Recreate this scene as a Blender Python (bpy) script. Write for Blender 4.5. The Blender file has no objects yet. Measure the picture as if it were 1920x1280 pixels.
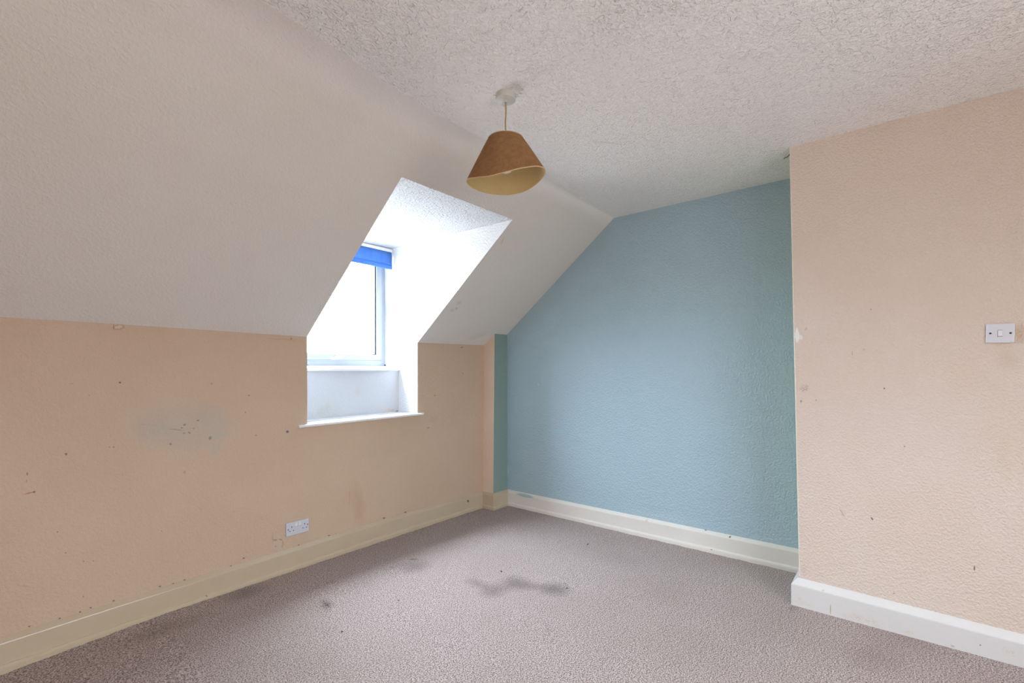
import bpy, bmesh, math, random
from mathutils import Vector, Matrix, noise
random.seed(7)
C = bpy.context.scene.collection
scene = bpy.context.scene

# ---------------------------------------------------------------- camera
cam_data = bpy.data.cameras.new('camera')
cam = bpy.data.objects.new('camera', cam_data); C.objects.link(cam)
YAW, PITCH, ROLL, F, SY, EYE = 0.687, 0.0006, -0.0024, 891.8, 51.57, 1.2536
fw = Vector((math.cos(YAW)*math.cos(PITCH), math.sin(YAW)*math.cos(PITCH), math.sin(PITCH)))
r0 = Vector((math.sin(YAW), -math.cos(YAW), 0)); u0 = r0.cross(fw)
rr = math.cos(ROLL)*r0 + math.sin(ROLL)*u0
uu = -math.sin(ROLL)*r0 + math.cos(ROLL)*u0
m = Matrix(((rr.x, uu.x, -fw.x, 0), (rr.y, uu.y, -fw.y, 0), (rr.z, uu.z, -fw.z, EYE), (0, 0, 0, 1)))
cam.matrix_world = m
cam_data.sensor_width = 36; cam_data.sensor_fit = 'HORIZONTAL'
cam_data.lens = F/1920*36
cam_data.shift_y = SY/1920
cam_data.clip_start = 0.02
scene.camera = cam

# ---------------------------------------------------------------- world: bright overcast sky
SKY = 64.0
world = bpy.data.worlds.new('overcast_sky'); scene.world = world; world.use_nodes = True
wn = world.node_tree; wn.nodes.clear()
wo = wn.nodes.new('ShaderNodeOutputWorld'); bg = wn.nodes.new('ShaderNodeBackground')
tc = wn.nodes.new('ShaderNodeTexCoord'); sp = wn.nodes.new('ShaderNodeSeparateXYZ')
def wmath(op, a, b):
    n = wn.nodes.new('ShaderNodeMath'); n.operation = op
    for k, v in enumerate((a, b)):
        if isinstance(v, float): n.inputs[k].default_value = v
        else: wn.links.new(v, n.inputs[k])
    return n.outputs[0]
wn.links.new(tc.outputs['Generated'], sp.inputs[0])
# overcast luminance: brightest overhead, a third of that at the horizon, dull ground below
lum = wmath('ADD', wmath('MULTIPLY', wmath('MAXIMUM', sp.outputs['Z'], 0.0), 1.30), 0.50)
mr = wn.nodes.new('ShaderNodeMapRange'); mr.inputs['From Min'].default_value = -0.05; mr.inputs['From Max'].default_value = 0.02
wn.links.new(sp.outputs['Z'], mr.inputs['Value'])
mx = wn.nodes.new('ShaderNodeMix'); mx.data_type = 'RGBA'
mx.inputs['A'].default_value = (0.55, 0.56, 0.57, 1)      # pale ground far below
mx.inputs['B'].default_value = (0.81, 0.93, 1.10, 1)      # overcast cloud
wn.links.new(mr.outputs[0], mx.inputs['Factor']); wn.links.new(mx.outputs['Result'], bg.inputs['Color'])
wn.links.new(wmath('MULTIPLY', lum, SKY), bg.inputs['Strength'])
wn.links.new(bg.outputs[0], wo.inputs[0])

def portal(name, loc, rot, sx, sy):
    l = bpy.data.lights.new(name, 'AREA'); l.shape = 'RECTANGLE'; l.size = sx; l.size_y = sy
    l.cycles.is_portal = True
    o = bpy.data.objects.new(name, l); C.objects.link(o); o.location = loc; o.rotation_euler = rot
    return o
# light enters through the dormer window and through a big window added behind the camera
portal('daylight_portal', (1.986, 3.46, 1.75), (-math.pi/2, 0, 0), 0.90, 1.0)
BW = dict(x0=-0.9, x1=1.8, z0=0.65, z1=2.15)      # opening added in wall_rear for fill light
portal('daylight_portal', ((BW['x0']+BW['x1'])/2, -1.64, (BW['z0']+BW['z1'])/2), (math.pi/2, 0, 0), BW['x1']-BW['x0'], BW['z1']-BW['z0'])

scene.view_settings.view_transform = 'Standard'; scene.view_settings.look = 'None'
scene.view_settings.gamma = 1; scene.view_settings.use_curve_mapping = False
scene.view_settings.exposure = 0.06
scene.cycles.adaptive_threshold = 0.02; scene.cycles.max_bounces = 10; scene.cycles.diffuse_bounces = 7; scene.cycles.transparent_max_bounces = 12

# ---------------------------------------------------------------- marks (stains, chips, scuffs and painted bounce light) in wall coordinates
# (centre u, v, 2x2 matrix into the mark's unit circle, colour, strength, softness, kind)
MARKS = {
 'window': [
  (0.8546, 0.9498, 4.07, -0.13, -0.99, -7.29, (0.4, 0.42, 0.4), 0.3, 0.45, 1),
  (0.7481, 0.9433, 7.94, -0.01, -1.65, -16.45, (0.38, 0.41, 0.4), 0.2, 0.5, 1),
  (1.0215, 0.8889, 19.59, 1.49, -0.36, -33.22, (0.3, 0.46, 0.48), 0.5, 0.5, 2),
  (1.0026, 0.8104, 46.81, -0.08, -4.41, -33.52, (0.3, 0.46, 0.48), 0.6, 0.5, 2),
  (0.987, 0.9906, 12.6, -0.02, -1.07, -13.47, (0.3, 0.46, 0.48), 0.12, 0.6, 1),
  (0.9195, 0.9785, 131.08, -0.23, -19.39, -229.01, (0.2, 0.12, 0.07), 0.7, 0.3, 0),
  (0.8571, 0.961, 105.6, 49.83, 88.19, -151.74, (0.2, 0.12, 0.07), 0.6, 0.3, 0),
  (0.8792, 0.9158, 110.23, -58.15, -116.46, -150.38, (0.2, 0.12, 0.07), 0.6, 0.3, 0),
  (0.8448, 0.945, 164.53, -0.28, -22.67, -234.22, (0.2, 0.12, 0.07), 0.6, 0.3, 0),
  (0.8546, 0.9155, 132.09, -20.5, -71.59, -229.9, (0.2, 0.12, 0.07), 0.5, 0.3, 0),
  (0.8992, 0.9369, 159.22, -0.28, -22.5, -230.4, (0.2, 0.12, 0.07), 0.4, 0.3, 0),
  (0.7944, 0.8658, 169.7, -0.28, -17.53, -142.73, (0.1, 0.08, 0.07), 0.6, 0.3, 0),
  (0.9788, 0.8758, 114.57, -38.7, -41.45, -79.24, (0.15, 0.16, 0.18), 0.7, 0.4, 0),
  (0.8183, 0.9391, 27.47, -2.51, -52.47, -234.79, (0.2, 0.12, 0.07), 0.35, 0.5, 1),
  (0.703, 0.9724, 14.9, -0.66, -38.28, -244.43, (0.42, 0.4, 0.36), 0.5, 0.5, 1),
  (0.6808, 0.9257, 22.79, -0.04, -26.64, -246.54, (0.42, 0.4, 0.36), 0.4, 0.5, 1),
  (0.8063, 0.8587, 27.14, -4.16, -23.35, -70.0, (0.42, 0.4, 0.36), 0.35, 0.5, 2),
  (0.5818, 1.4654, 37.17, 1.99, 10.81, -69.26, (0.48, 0.32, 0.18), 0.75, 0.15, 1),
  (0.5797, 1.4653, 56.92, 3.05, 19.84, -127.07, (0.62, 0.55, 0.47), 0.9, 0.2, 1),
  (0.5614, 1.464, 492.8, -0.73, 4.3, -64.07, (0.2, 0.12, 0.07), 0.6, 0.3, 0),
  (0.5855, 1.193, 190.41, -26.78, -46.44, -187.75, (0.2, 0.12, 0.07), 0.9, 0.2, 0),
  (0.3902, 0.8689, 221.66, -0.3, -22.72, -163.13, (0.1, 0.08, 0.07), 0.8, 0.2, 0),
  (0.2643, 0.7997, 303.5, -0.38, -20.89, -121.95, (0.2, 0.12, 0.07), 0.7, 0.3, 0),
  (0.2626, 0.7696, 389.99, -49.95, -60.78, -140.16, (0.2, 0.12, 0.07), 0.4, 0.3, 0),
  (0.2708, 0.7141, 46.69, 7.87, 49.97, -330.7, (0.35, 0.1, 0.04), 0.7, 0.5, 0),
  (0.2857, 0.7157, 200.1, 33.9, 31.01, -205.55, (0.28, 0.1, 0.05), 0.9, 0.3, 0),
  (0.5444, 0.881, 332.24, -0.49, -33.0, -257.82, (0.2, 0.12, 0.07), 0.7, 0.3, 0),
  (0.5605, 0.8789, 281.72, -0.42, -28.13, -219.8, (0.2, 0.12, 0.07), 0.7, 0.3, 0),
  (0.4088, 1.1921, 91.16, -0.12, -10.06, -405.08, (0.48, 0.32, 0.18), 0.7, 0.4, 1),
  (0.9873, 1.1777, 251.91, -0.45, -5.58, -224.46, (0.2, 0.12, 0.07), 0.6, 0.3, 0),
  (1.183, 1.1038, 193.21, -0.38, -9.32, -212.33, (0.2, 0.12, 0.07), 0.7, 0.3, 0),
  (1.1622, 1.0048, 228.01, -0.44, -11.48, -160.18, (0.2, 0.12, 0.07), 0.5, 0.3, 0),
  (1.4087, 0.8671, 99.86, -0.21, -11.21, -109.03, (0.16, 0.12, 0.18), 0.95, 0.25, 0),
  (1.2214, 0.8641, 132.41, -0.26, -22.89, -210.13, (0.2, 0.12, 0.07), 0.5, 0.4, 0),
  (0.8566, 0.7068, 129.65, -70.26, -85.11, -100.95, (0.2, 0.12, 0.07), 0.35, 0.4, 0),
  (0.3612, 0.5186, 377.12, -0.5, -73.03, -274.75, (0.2, 0.12, 0.07), 0.8, 0.3, 0),
  (0.3878, 0.416, 370.04, -0.5, -81.54, -272.18, (0.2, 0.12, 0.07), 0.7, 0.3, 0),
  (0.4503, 0.3572, 354.19, -0.5, -83.47, -266.29, (0.2, 0.12, 0.07), 0.7, 0.3, 0),
  (0.4846, 0.349, 345.93, -0.49, -82.27, -263.17, (0.2, 0.12, 0.07), 0.5, 0.3, 0),
  (0.4482, 0.1928, 354.69, -0.5, -74.09, -199.88, (0.2, 0.12, 0.07), 0.6, 0.3, 0),
  (0.2571, 0.308, 87.17, -0.11, -75.81, -214.05, (0.48, 0.32, 0.18), 0.6, 0.4, 1),
  (0.4704, 1.1351, 349.38, -0.49, -17.41, -396.52, (0.2, 0.12, 0.07), 0.5, 0.3, 0),
  (0.6265, 0.6261, 314.66, -0.48, -52.13, -250.95, (0.2, 0.12, 0.07), 0.3, 0.3, 0),
  (0.7541, 0.4197, 289.98, -0.47, -63.62, -240.94, (0.2, 0.12, 0.07), 0.4, 0.3, 0),
  (1.3736, 1.4425, 12.22, -0.66, -1.16, -201.39, (0.48, 0.32, 0.18), 0.6, 0.5, 1),
  (1.4335, 1.4486, 147.91, -0.32, 7.15, -148.93, (0.2, 0.12, 0.07), 0.6, 0.3, 0),
  (1.9092, 0.3031, 18.49, 2.8, -0.6, -6.19, (0.45, 0.3, 0.17), 0.42, 0.6, 1),
  (1.8381, 0.3744, 161.6, -0.39, -2.8, -13.49, (0.4, 0.26, 0.15), 0.35, 0.5, 1),
  (1.3482, 0.1808, 30.92, -0.06, -7.26, -25.39, (0.55, 0.47, 0.37), 0.5, 0.2, 1),
  (1.3162, 0.229, 419.28, -0.86, -7.69, -27.94, (0.2, 0.12, 0.07), 0.4, 0.4, 0),
  (1.3289, 0.2124, 71.37, 9.33, -27.39, -202.26, (0.2, 0.12, 0.07), 0.6, 0.4, 1),
  (1.3645, 0.2058, 64.8, -26.09, -122.72, -189.93, (0.2, 0.12, 0.07), 0.6, 0.4, 1),
  (1.3775, 0.1724, 202.96, -0.43, -10.8, -37.8, (0.2, 0.12, 0.07), 0.35, 0.4, 1),
  (1.3352, 0.1714, 207.53, -0.43, -58.95, -203.84, (0.2, 0.12, 0.07), 0.5, 0.3, 0),
  (1.1911, 0.6975, 9.62, -0.02, -1.41, -9.08, (0.5, 0.38, 0.26), 0.22, 0.7, 1),
  (1.9882, 0.6502, 7.5, 2.95, 3.62, -20.42, (0.5, 0.38, 0.26), 0.15, 0.7, 1),
  (2.6028, 0.8404, 17.45, -0.05, -2.74, -32.69, (0.45, 0.33, 0.22), 0.2, 0.6, 1),
  (2.5515, 0.7798, 50.88, -0.15, -8.95, -92.47, (0.2, 0.12, 0.07), 0.4, 0.4, 1),
  (2.9345, 1.4461, 61.45, -0.2, 7.32, -214.65, (0.1, 0.08, 0.07), 0.8, 0.3, 0),
  (2.9468, 1.2178, 152.92, -0.5, -1.19, -142.78, (0.2, 0.12, 0.07), 0.5, 0.3, 0),
  (2.6207, 1.0407, 115.5, -0.35, -6.67, -152.0, (0.2, 0.12, 0.07), 0.6, 0.3, 0),
  (2.0336, 0.9152, 7.39, -0.02, -4.01, -51.59, (0.5, 0.38, 0.26), 0.15, 0.5, 1),
  (0.616, 0.7077, 3.17, -0.0, -0.69, -3.78, (0.56, 0.4, 0.29), 0.12, 0.7, 1),
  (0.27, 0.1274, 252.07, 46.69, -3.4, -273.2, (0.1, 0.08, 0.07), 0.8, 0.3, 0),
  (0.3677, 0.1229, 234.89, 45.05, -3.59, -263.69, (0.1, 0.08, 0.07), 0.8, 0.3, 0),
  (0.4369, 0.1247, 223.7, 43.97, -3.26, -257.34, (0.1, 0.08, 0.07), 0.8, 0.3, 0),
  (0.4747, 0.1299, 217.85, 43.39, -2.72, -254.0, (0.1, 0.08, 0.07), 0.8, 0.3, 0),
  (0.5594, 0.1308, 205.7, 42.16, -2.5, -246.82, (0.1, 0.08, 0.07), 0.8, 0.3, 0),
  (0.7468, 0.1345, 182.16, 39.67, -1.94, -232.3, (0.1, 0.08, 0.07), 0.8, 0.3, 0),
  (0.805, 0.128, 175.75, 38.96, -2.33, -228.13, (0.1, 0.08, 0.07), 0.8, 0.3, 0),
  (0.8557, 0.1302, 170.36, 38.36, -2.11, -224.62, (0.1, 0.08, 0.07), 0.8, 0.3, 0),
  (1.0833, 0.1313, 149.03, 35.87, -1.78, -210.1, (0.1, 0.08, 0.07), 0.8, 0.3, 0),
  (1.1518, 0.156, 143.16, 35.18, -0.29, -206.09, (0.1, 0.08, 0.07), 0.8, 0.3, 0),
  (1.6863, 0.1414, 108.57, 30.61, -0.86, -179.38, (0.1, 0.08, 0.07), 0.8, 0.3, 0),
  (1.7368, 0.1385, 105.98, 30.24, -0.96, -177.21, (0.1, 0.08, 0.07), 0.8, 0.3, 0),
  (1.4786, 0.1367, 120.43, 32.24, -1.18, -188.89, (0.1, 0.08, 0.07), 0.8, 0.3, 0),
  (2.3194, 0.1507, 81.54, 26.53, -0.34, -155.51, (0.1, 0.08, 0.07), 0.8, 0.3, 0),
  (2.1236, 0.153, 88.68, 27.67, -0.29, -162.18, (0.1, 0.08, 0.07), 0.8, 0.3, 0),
 ],
 'breast': [
  (0.431, 1.432, -90.3, -0.22, 1.11, -23.48, (0.85, 0.84, 0.82), 0.95, 0.15, 1),
  (0.4188, 1.42, -54.11, -17.39, 30.93, -66.33, (0.85, 0.84, 0.82), 0.7, 0.3, 1),
  (0.3975, 1.1517, -45.93, -0.11, -1.17, -50.75, (0.2, 0.12, 0.07), 0.45, 0.3, 2),
  (0.4147, 1.0806, -204.9, -0.49, -4.8, -117.91, (0.1, 0.08, 0.07), 0.5, 0.3, 0),
  (0.3475, 1.0889, -282.68, -0.67, -9.43, -239.87, (0.2, 0.12, 0.07), 0.6, 0.3, 0),
  (0.0671, 1.1567, -246.03, -0.56, -6.12, -258.4, (0.1, 0.08, 0.07), 0.85, 0.3, 0),
  (-0.0079, 0.8831, -256.59, -0.57, -26.7, -263.89, (0.1, 0.08, 0.07), 0.6, 0.3, 0),
  (0.1159, 0.5176, -232.93, 145.7, -84.18, -78.5, (0.1, 0.08, 0.07), 0.9, 0.3, 0),
  (0.2366, 0.5235, -338.67, 200.87, -30.36, -31.12, (0.2, 0.12, 0.07), 0.5, 0.4, 0),
  (-0.2449, 0.3696, -336.84, -0.72, -22.34, -84.85, (0.24, 0.09, 0.04), 0.9, 0.3, 0),
  (0.1178, 1.5427, -239.22, -0.55, 20.79, -254.79, (0.2, 0.12, 0.07), 0.55, 0.3, 0),
  (0.1929, 1.3299, -459.57, -1.06, 1.74, -74.92, (0.2, 0.12, 0.07), 0.4, 0.4, 0),
  (0.1456, 1.3472, -157.12, -0.36, 5.36, -189.68, (0.2, 0.12, 0.07), 0.25, 0.4, 0),
  (0.3895, 1.4637, -191.54, -61.33, 40.16, -83.53, (0.48, 0.32, 0.18), 0.5, 0.4, 1),
  (0.0331, 0.1763, -246.34, -98.35, 100.23, -225.64, (0.2, 0.12, 0.07), 0.6, 0.3, 0),
  (0.4047, 0.1901, -68.7, -0.16, -7.53, -28.38, (0.55, 0.42, 0.34), 0.3, 0.5, 1),
  (-0.3282, 1.4005, -18.22, -0.04, 0.89, -18.12, (0.62, 0.4, 0.22), 0.38, 0.35, 1),
  (-0.3504, 1.2944, -25.13, -0.05, 0.32, -19.91, (0.5, 0.35, 0.22), 0.24, 0.7, 1),
  (-0.3899, 1.3998, -53.67, -0.11, 1.22, -24.63, (0.55, 0.38, 0.24), 0.4, 0.4, 1),
  (-0.2108, 1.23, -19.23, -0.04, -0.04, -10.49, (0.66, 0.48, 0.3), 0.12, 0.8, 1),
  (0.3244, 0.9517, -14.3, -0.03, -0.18, -2.41, (0.7, 0.6, 0.56), 0.12, 0.8, 1),
  (-0.3415, 0.8642, -50.01, -0.11, -0.86, -7.28, (0.62, 0.48, 0.32), 0.16, 0.7, 1),
  (-0.375, 1.7291, -63.78, -0.13, 0.45, -2.94, (0.62, 0.5, 0.38), 0.12, 0.7, 1),
 ],
 'teal': [
  (2.2986, 1.2623, -6.22, 2.7, -10.24, -34.25, (0.42, 0.55, 0.57), 0.3, 0.5, 1),
  (2.4223, 1.1928, -18.83, 13.34, -5.92, -12.39, (0.42, 0.55, 0.57), 0.25, 0.5, 1),
  (1.3694, 0.1707, -3.17, -0.62, -0.27, -50.12, (0.62, 0.68, 0.68), 0.45, 0.7, 2),
  (2.0992, 0.1752, -4.93, -1.09, -0.3, -73.76, (0.62, 0.68, 0.68), 0.3, 0.7, 2),
  (0.6668, 0.1638, -11.09, -1.89, -0.62, -82.08, (0.62, 0.68, 0.68), 0.4, 0.7, 2),
  (2.8384, 0.3068, -103.15, -0.32, -3.86, -28.8, (0.6, 0.66, 0.66), 0.6, 0.4, 1),
  (2.486, 1.1169, -171.54, -0.52, -1.98, -106.15, (0.7, 0.75, 0.75), 0.6, 0.4, 0),
  (2.7961, 1.5106, -53.79, -38.25, 3.22, -7.15, (0.5, 0.52, 0.5), 0.5, 0.4, 1),
  (0.7908, 0.8718, -5.16, -0.01, -0.16, -2.2, (0.26, 0.42, 0.38), 0.12, 0.8, 1),  # green bounce light near the breast, painted into the wall colour
 ],
 'floor': [
  (1.3311, 2.3751, 18.87, -13.81, -19.63, -5.3, (0.035, 0.03, 0.03), 1.0, 0.6, 2),
  (1.3341, 2.3805, 31.39, -22.95, -33.1, -8.91, (0.05, 0.045, 0.04), 0.35, 0.7, 1),
  (1.9518, 2.4059, 7.86, -5.7, -5.09, -8.51, (0.13, 0.1, 0.095), 0.8, 0.8, 2),
  (1.9518, 2.4059, 8.4, -6.09, -5.56, -9.29, (0.17, 0.135, 0.13), 0.35, 0.8, 1),
  (2.0166, 2.502, 22.53, -18.19, -58.61, -47.49, (0.06, 0.05, 0.05), 0.6, 0.5, 1),
  (1.8445, 2.4994, 40.94, -30.27, -38.38, -31.12, (0.06, 0.05, 0.05), 0.35, 0.6, 1),
  (2.0235, 1.9221, 7.93, -9.82, -17.51, -5.78, (0.17, 0.135, 0.13), 0.5, 0.6, 1),
  (2.0153, 1.7939, 8.28, -8.74, -7.99, -8.77, (0.17, 0.135, 0.13), 0.5, 0.5, 1),
  (2.0153, 1.7939, 7.59, -8.01, -6.93, -7.6, (0.12, 0.09, 0.085), 0.4, 0.7, 2),
  (2.1666, 1.7569, 6.71, -8.29, -7.97, -6.47, (0.16, 0.13, 0.125), 0.5, 0.5, 1),
  (2.1666, 1.7569, 6.29, -7.77, -7.44, -6.04, (0.1, 0.08, 0.075), 0.5, 0.7, 2),
  (2.2006, 1.6497, 4.03, -5.97, -16.84, -8.2, (0.17, 0.135, 0.13), 0.45, 0.6, 1),
  (2.2505, 1.5352, 5.85, -8.9, -9.56, -6.62, (0.16, 0.135, 0.13), 0.5, 0.55, 1),
  (2.2505, 1.5352, 5.85, -8.9, -9.56, -6.62, (0.09, 0.07, 0.065), 0.5, 0.7, 2),
  (2.2382, 1.9255, 98.45, -114.68, -66.49, -53.91, (0.01, 0.01, 0.01), 0.95, 0.3, 0),
  (1.6061, 2.1201, 141.22, -107.21, -86.65, -70.36, (0.02, 0.02, 0.02), 0.7, 0.3, 0),
  (1.2422, 2.076, 178.41, -107.01, -83.83, -68.16, (0.01, 0.01, 0.01), 0.9, 0.3, 0),
  (2.3058, 1.4882, 71.31, -110.77, -77.84, -63.18, (0.02, 0.02, 0.02), 0.8, 0.4, 0),
  (2.976, 1.7436, 61.32, -67.17, 1.41, -111.26, (0.02, 0.02, 0.02), 0.8, 0.4, 0),
  (0.835, 2.196, 104.69, -39.92, -52.33, -42.59, (0.06, 0.05, 0.045), 0.6, 0.5, 2),
  (2.8623, 0.4452, 5.76, -37.31, -15.45, -12.55, (0.09, 0.09, 0.02), 0.7, 0.5, 2),
  (2.906, -0.0136, -0.52, -6.31, -5.56, -0.36, (0.2, 0.145, 0.115), 0.35, 0.7, 1),
  (2.6028, 0.0954, -0.5, -9.41, -6.67, -0.94, (0.2, 0.145, 0.115), 0.3, 0.7, 1),
  (2.8543, 1.4404, 1.97, -4.49, -7.11, -2.34, (0.16, 0.13, 0.12), 0.2, 0.7, 1),
  (3.4002, 2.6371, 8.94, -10.17, -9.8, -35.61, (0.03, 0.025, 0.02), 0.7, 0.5, 2),
  (3.384, 2.3791, 13.84, -19.72, -20.44, -16.5, (0.03, 0.025, 0.02), 0.7, 0.5, 2),
  (3.3805, 2.5322, 7.75, -11.58, -35.07, -4.7, (0.05, 0.04, 0.035), 0.6, 0.5, 2),
  (1.119, 2.8674, 8.31, -2.41, -2.08, -10.9, (0.11, 0.09, 0.085), 0.4, 0.6, 1),
  (0.697, 2.7762, 4.95, -0.76, -2.44, -13.43, (0.12, 0.09, 0.075), 0.3, 0.6, 1),
 ],
 'under': [
  (1.7833, 0.9772, 7.91, -0.02, -0.8, -12.41, (0.5, 0.5, 0.42), 0.35, 0.6, 1),
  (1.767, 0.9516, 25.1, -10.0, -7.84, -18.9, (0.33, 0.33, 0.28), 0.45, 0.6, 2),
  (1.8161, 0.979, 39.63, 11.07, 4.66, -25.01, (0.33, 0.33, 0.28), 0.45, 0.6, 2),
  (2.0608, 1.0897, 35.4, -7.19, -4.24, -21.95, (0.55, 0.5, 0.44), 0.45, 0.6, 1),
  (2.3798, 0.9256, 17.13, -1.87, -8.0, -57.21, (0.45, 0.28, 0.18), 0.75, 0.4, 2),
  (2.3279, 0.9205, 19.45, -0.05, -4.01, -58.04, (0.6, 0.45, 0.35), 0.4, 0.5, 1),
  (2.4226, 1.0895, 26.76, -0.07, -0.17, -5.06, (0.62, 0.6, 0.55), 0.4, 0.6, 1),
  (2.4275, 0.9092, 74.78, -0.21, -7.96, -113.79, (0.06, 0.04, 0.03), 0.95, 0.3, 1),
  (2.2771, 0.9581, 13.24, -0.03, -1.82, -29.32, (0.6, 0.58, 0.5), 0.4, 0.6, 1),
  (1.97, 0.9132, 5.04, 0.57, 1.57, -82.95, (0.45, 0.44, 0.36), 0.5, 0.6, 2),
 ],
 'slope': [
  (2.5613, 2.652, 70.55, -67.92, 9.57, 84.93, (0.45, 0.36, 0.3), 0.5, 0.4, 1),
  (2.5327, 2.6693, 35.72, -33.79, 7.79, 70.82, (0.5, 0.42, 0.36), 0.4, 0.5, 1),
  (2.5371, 2.6036, 26.35, -39.45, 21.47, 36.24, (0.5, 0.42, 0.36), 0.3, 0.5, 1),
  (2.4973, 2.1315, 91.85, -38.21, -2.97, 40.45, (0.55, 0.42, 0.25), 0.5, 0.5, 1),
  (3.0359, 2.8831, 5.39, -8.26, 12.19, 22.89, (0.6, 0.5, 0.42), 0.3, 0.6, 1),
  (3.336, 2.8762, 10.95, -21.69, 18.76, 17.39, (0.6, 0.5, 0.42), 0.3, 0.6, 1),
 ],
 'skl': [
  (2.9804, 0.0986, 75.42, -0.25, -18.42, -85.45, (0.1, 0.08, 0.07), 0.9, 0.3, 0),
  (0.9493, 0.0195, 258.34, -0.46, -84.23, -228.31, (0.1, 0.08, 0.07), 0.6, 0.3, 0),
  (0.379, 0.0019, 23.64, 4.52, -7.9, -132.17, (0.55, 0.44, 0.28), 0.3, 0.6, 1),
  (1.4675, 0.0844, 10.15, 2.71, -2.49, -114.19, (0.55, 0.44, 0.28), 0.2, 0.6, 1),
 ],
 'skb': [
  (2.621, 0.1194, -9.92, -2.79, 1.29, -81.39, (0.33, 0.47, 0.5), 0.9, 0.15, 0),
  (2.5609, 0.1484, -67.23, -0.2, -23.02, -140.55, (0.2, 0.12, 0.07), 0.9, 0.3, 0),
  (1.0511, 0.1424, -93.6, -0.24, -29.0, -136.26, (0.1, 0.08, 0.07), 0.9, 0.3, 0),
  (0.8924, 0.13, -149.46, -0.38, -41.62, -187.45, (0.1, 0.08, 0.07), 0.9, 0.3, 0),
  (1.0055, 0.0248, -142.93, -0.36, -65.35, -274.96, (0.1, 0.08, 0.07), 0.7, 0.3, 0),
  (1.4751, 0.1237, -79.93, -0.22, -20.15, -100.73, (0.6, 0.5, 0.4), 0.6, 0.4, 1),
  (0.588, -0.0062, -17.41, -3.41, -0.47, -116.62, (0.55, 0.42, 0.22), 0.5, 0.6, 2),
  (1.701, -0.0, -147.68, -0.41, -34.45, -161.36, (0.1, 0.08, 0.07), 0.5, 0.3, 0),
 ],
 'skr': [
  (0.2846, 0.0306, -401.83, -0.94, -11.74, -36.92, (0.4, 0.34, 0.15), 0.85, 0.3, 0),
  (0.1578, 0.0238, -13.99, -2.67, -1.16, -52.9, (0.62, 0.42, 0.24), 0.55, 0.6, 2),
  (-0.0193, 0.0201, -41.41, -5.45, -7.84, -65.81, (0.62, 0.52, 0.3), 0.45, 0.6, 2),
  (-0.1732, 0.0118, -142.75, -0.31, -61.6, -167.84, (0.45, 0.36, 0.2), 0.6, 0.4, 1),
  (-0.3539, 0.0488, -77.28, -31.93, 45.83, -72.5, (0.6, 0.46, 0.22), 0.6, 0.5, 2),
  (-0.3365, 0.0559, -134.2, 37.4, -52.86, -59.28, (0.6, 0.46, 0.22), 0.3, 0.5, 2),
  (0.406, 0.0256, -21.47, -4.07, -3.62, -87.09, (0.66, 0.54, 0.4), 0.6, 0.5, 2),
  (-0.2603, 0.0484, -401.21, -0.86, -105.0, -287.18, (0.1, 0.08, 0.07), 0.8, 0.3, 0),
  (0.3164, 0.1162, -173.88, -0.41, -71.54, -244.06, (0.5, 0.42, 0.34), 0.6, 0.3, 0),
  (0.4181, 0.0443, -117.89, -0.28, -36.12, -118.89, (0.6, 0.5, 0.4), 0.4, 0.4, 1),
 ],
 'ceil': [
  (1.627, 1.3248, 179.16, -219.41, 123.37, 102.08, (0.1, 0.08, 0.07), 0.7, 0.3, 0),
  (2.2517, 1.1915, 5.24, -8.82, 74.79, 94.28, (0.62, 0.58, 0.55), 0.35, 0.6, 1),
  (3.0466, 0.5524, 2.25, -12.36, 5.58, 4.62, (0.62, 0.66, 0.42), 0.22, 0.8, 1),  # yellow-green light off the lime return, painted into the ceiling colour
  (2.1781, 1.0218, 111.93, -237.83, 99.95, 82.78, (0.1, 0.08, 0.07), 0.3, 0.3, 0),
 ],
}

# ---------------------------------------------------------------- materials
def new_mat(name):
    mt = bpy.data.materials.new(name); mt.use_nodes = True
    nt = mt.node_tree; b = nt.nodes['Principled BSDF']
    return mt, nt, b
def N(nt, typ, **kw):
    n = nt.nodes.new(typ)
    for k, v in kw.items():
        if k in n.inputs: n.inputs[k].default_value = v
        else: setattr(n, k, v)
    return n
def mixc(nt, fac, a, b, blend='MIX'):
    n = nt.nodes.new('ShaderNodeMix'); n.data_type = 'RGBA'; n.blend_type = blend
    for sock, v in ((n.inputs['Factor'], fac), (n.inputs['A'], a), (n.inputs['B'], b)):
        if isinstance(v, (int, float)): sock.default_value = v
        elif isinstance(v, tuple): sock.default_value = (*v, 1)
        else: nt.links.new(v, sock)
    return n.outputs['Result']
def mth(nt, op, a, b=0.0):
    n = nt.nodes.new('ShaderNodeMath'); n.operation = op
    for s, v in ((n.inputs[0], a), (n.inputs[1], b)):
        if isinstance(v, (int, float)): s.default_value = v
        else: nt.links.new(v, s)
    return n.outputs[0]
def noise_out(nt, scale, detail=3, rough=.55, out='Fac', dist=0.0, vec=None):
    n = N(nt, 'ShaderNodeTexNoise'); n.inputs['Scale'].default_value = scale
    n.inputs['Detail'].default_value = detail; n.inputs['Roughness'].default_value = rough
    n.inputs['Distortion'].default_value = dist
    nt.links.new(vec or obj_coord(nt), n.inputs['Vector'])
    return n.outputs[out]
def obj_coord(nt):
    if 'OC' in nt.nodes: return nt.nodes['OC'].outputs['Object']
    n = nt.nodes.new('ShaderNodeTexCoord'); n.name = 'OC'; return n.outputs['Object']
def ramp(nt, v, lo, hi, a=0.0, b=1.0):
    n = nt.nodes.new('ShaderNodeMapRange'); n.interpolation_type = 'SMOOTHSTEP'
    n.inputs['From Min'].default_value = lo; n.inputs['From Max'].default_value = hi
    n.inputs['To Min'].default_value = a; n.inputs['To Max'].default_value = b
    nt.links.new(v, n.inputs['Value']); return n.outputs[0]
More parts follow.
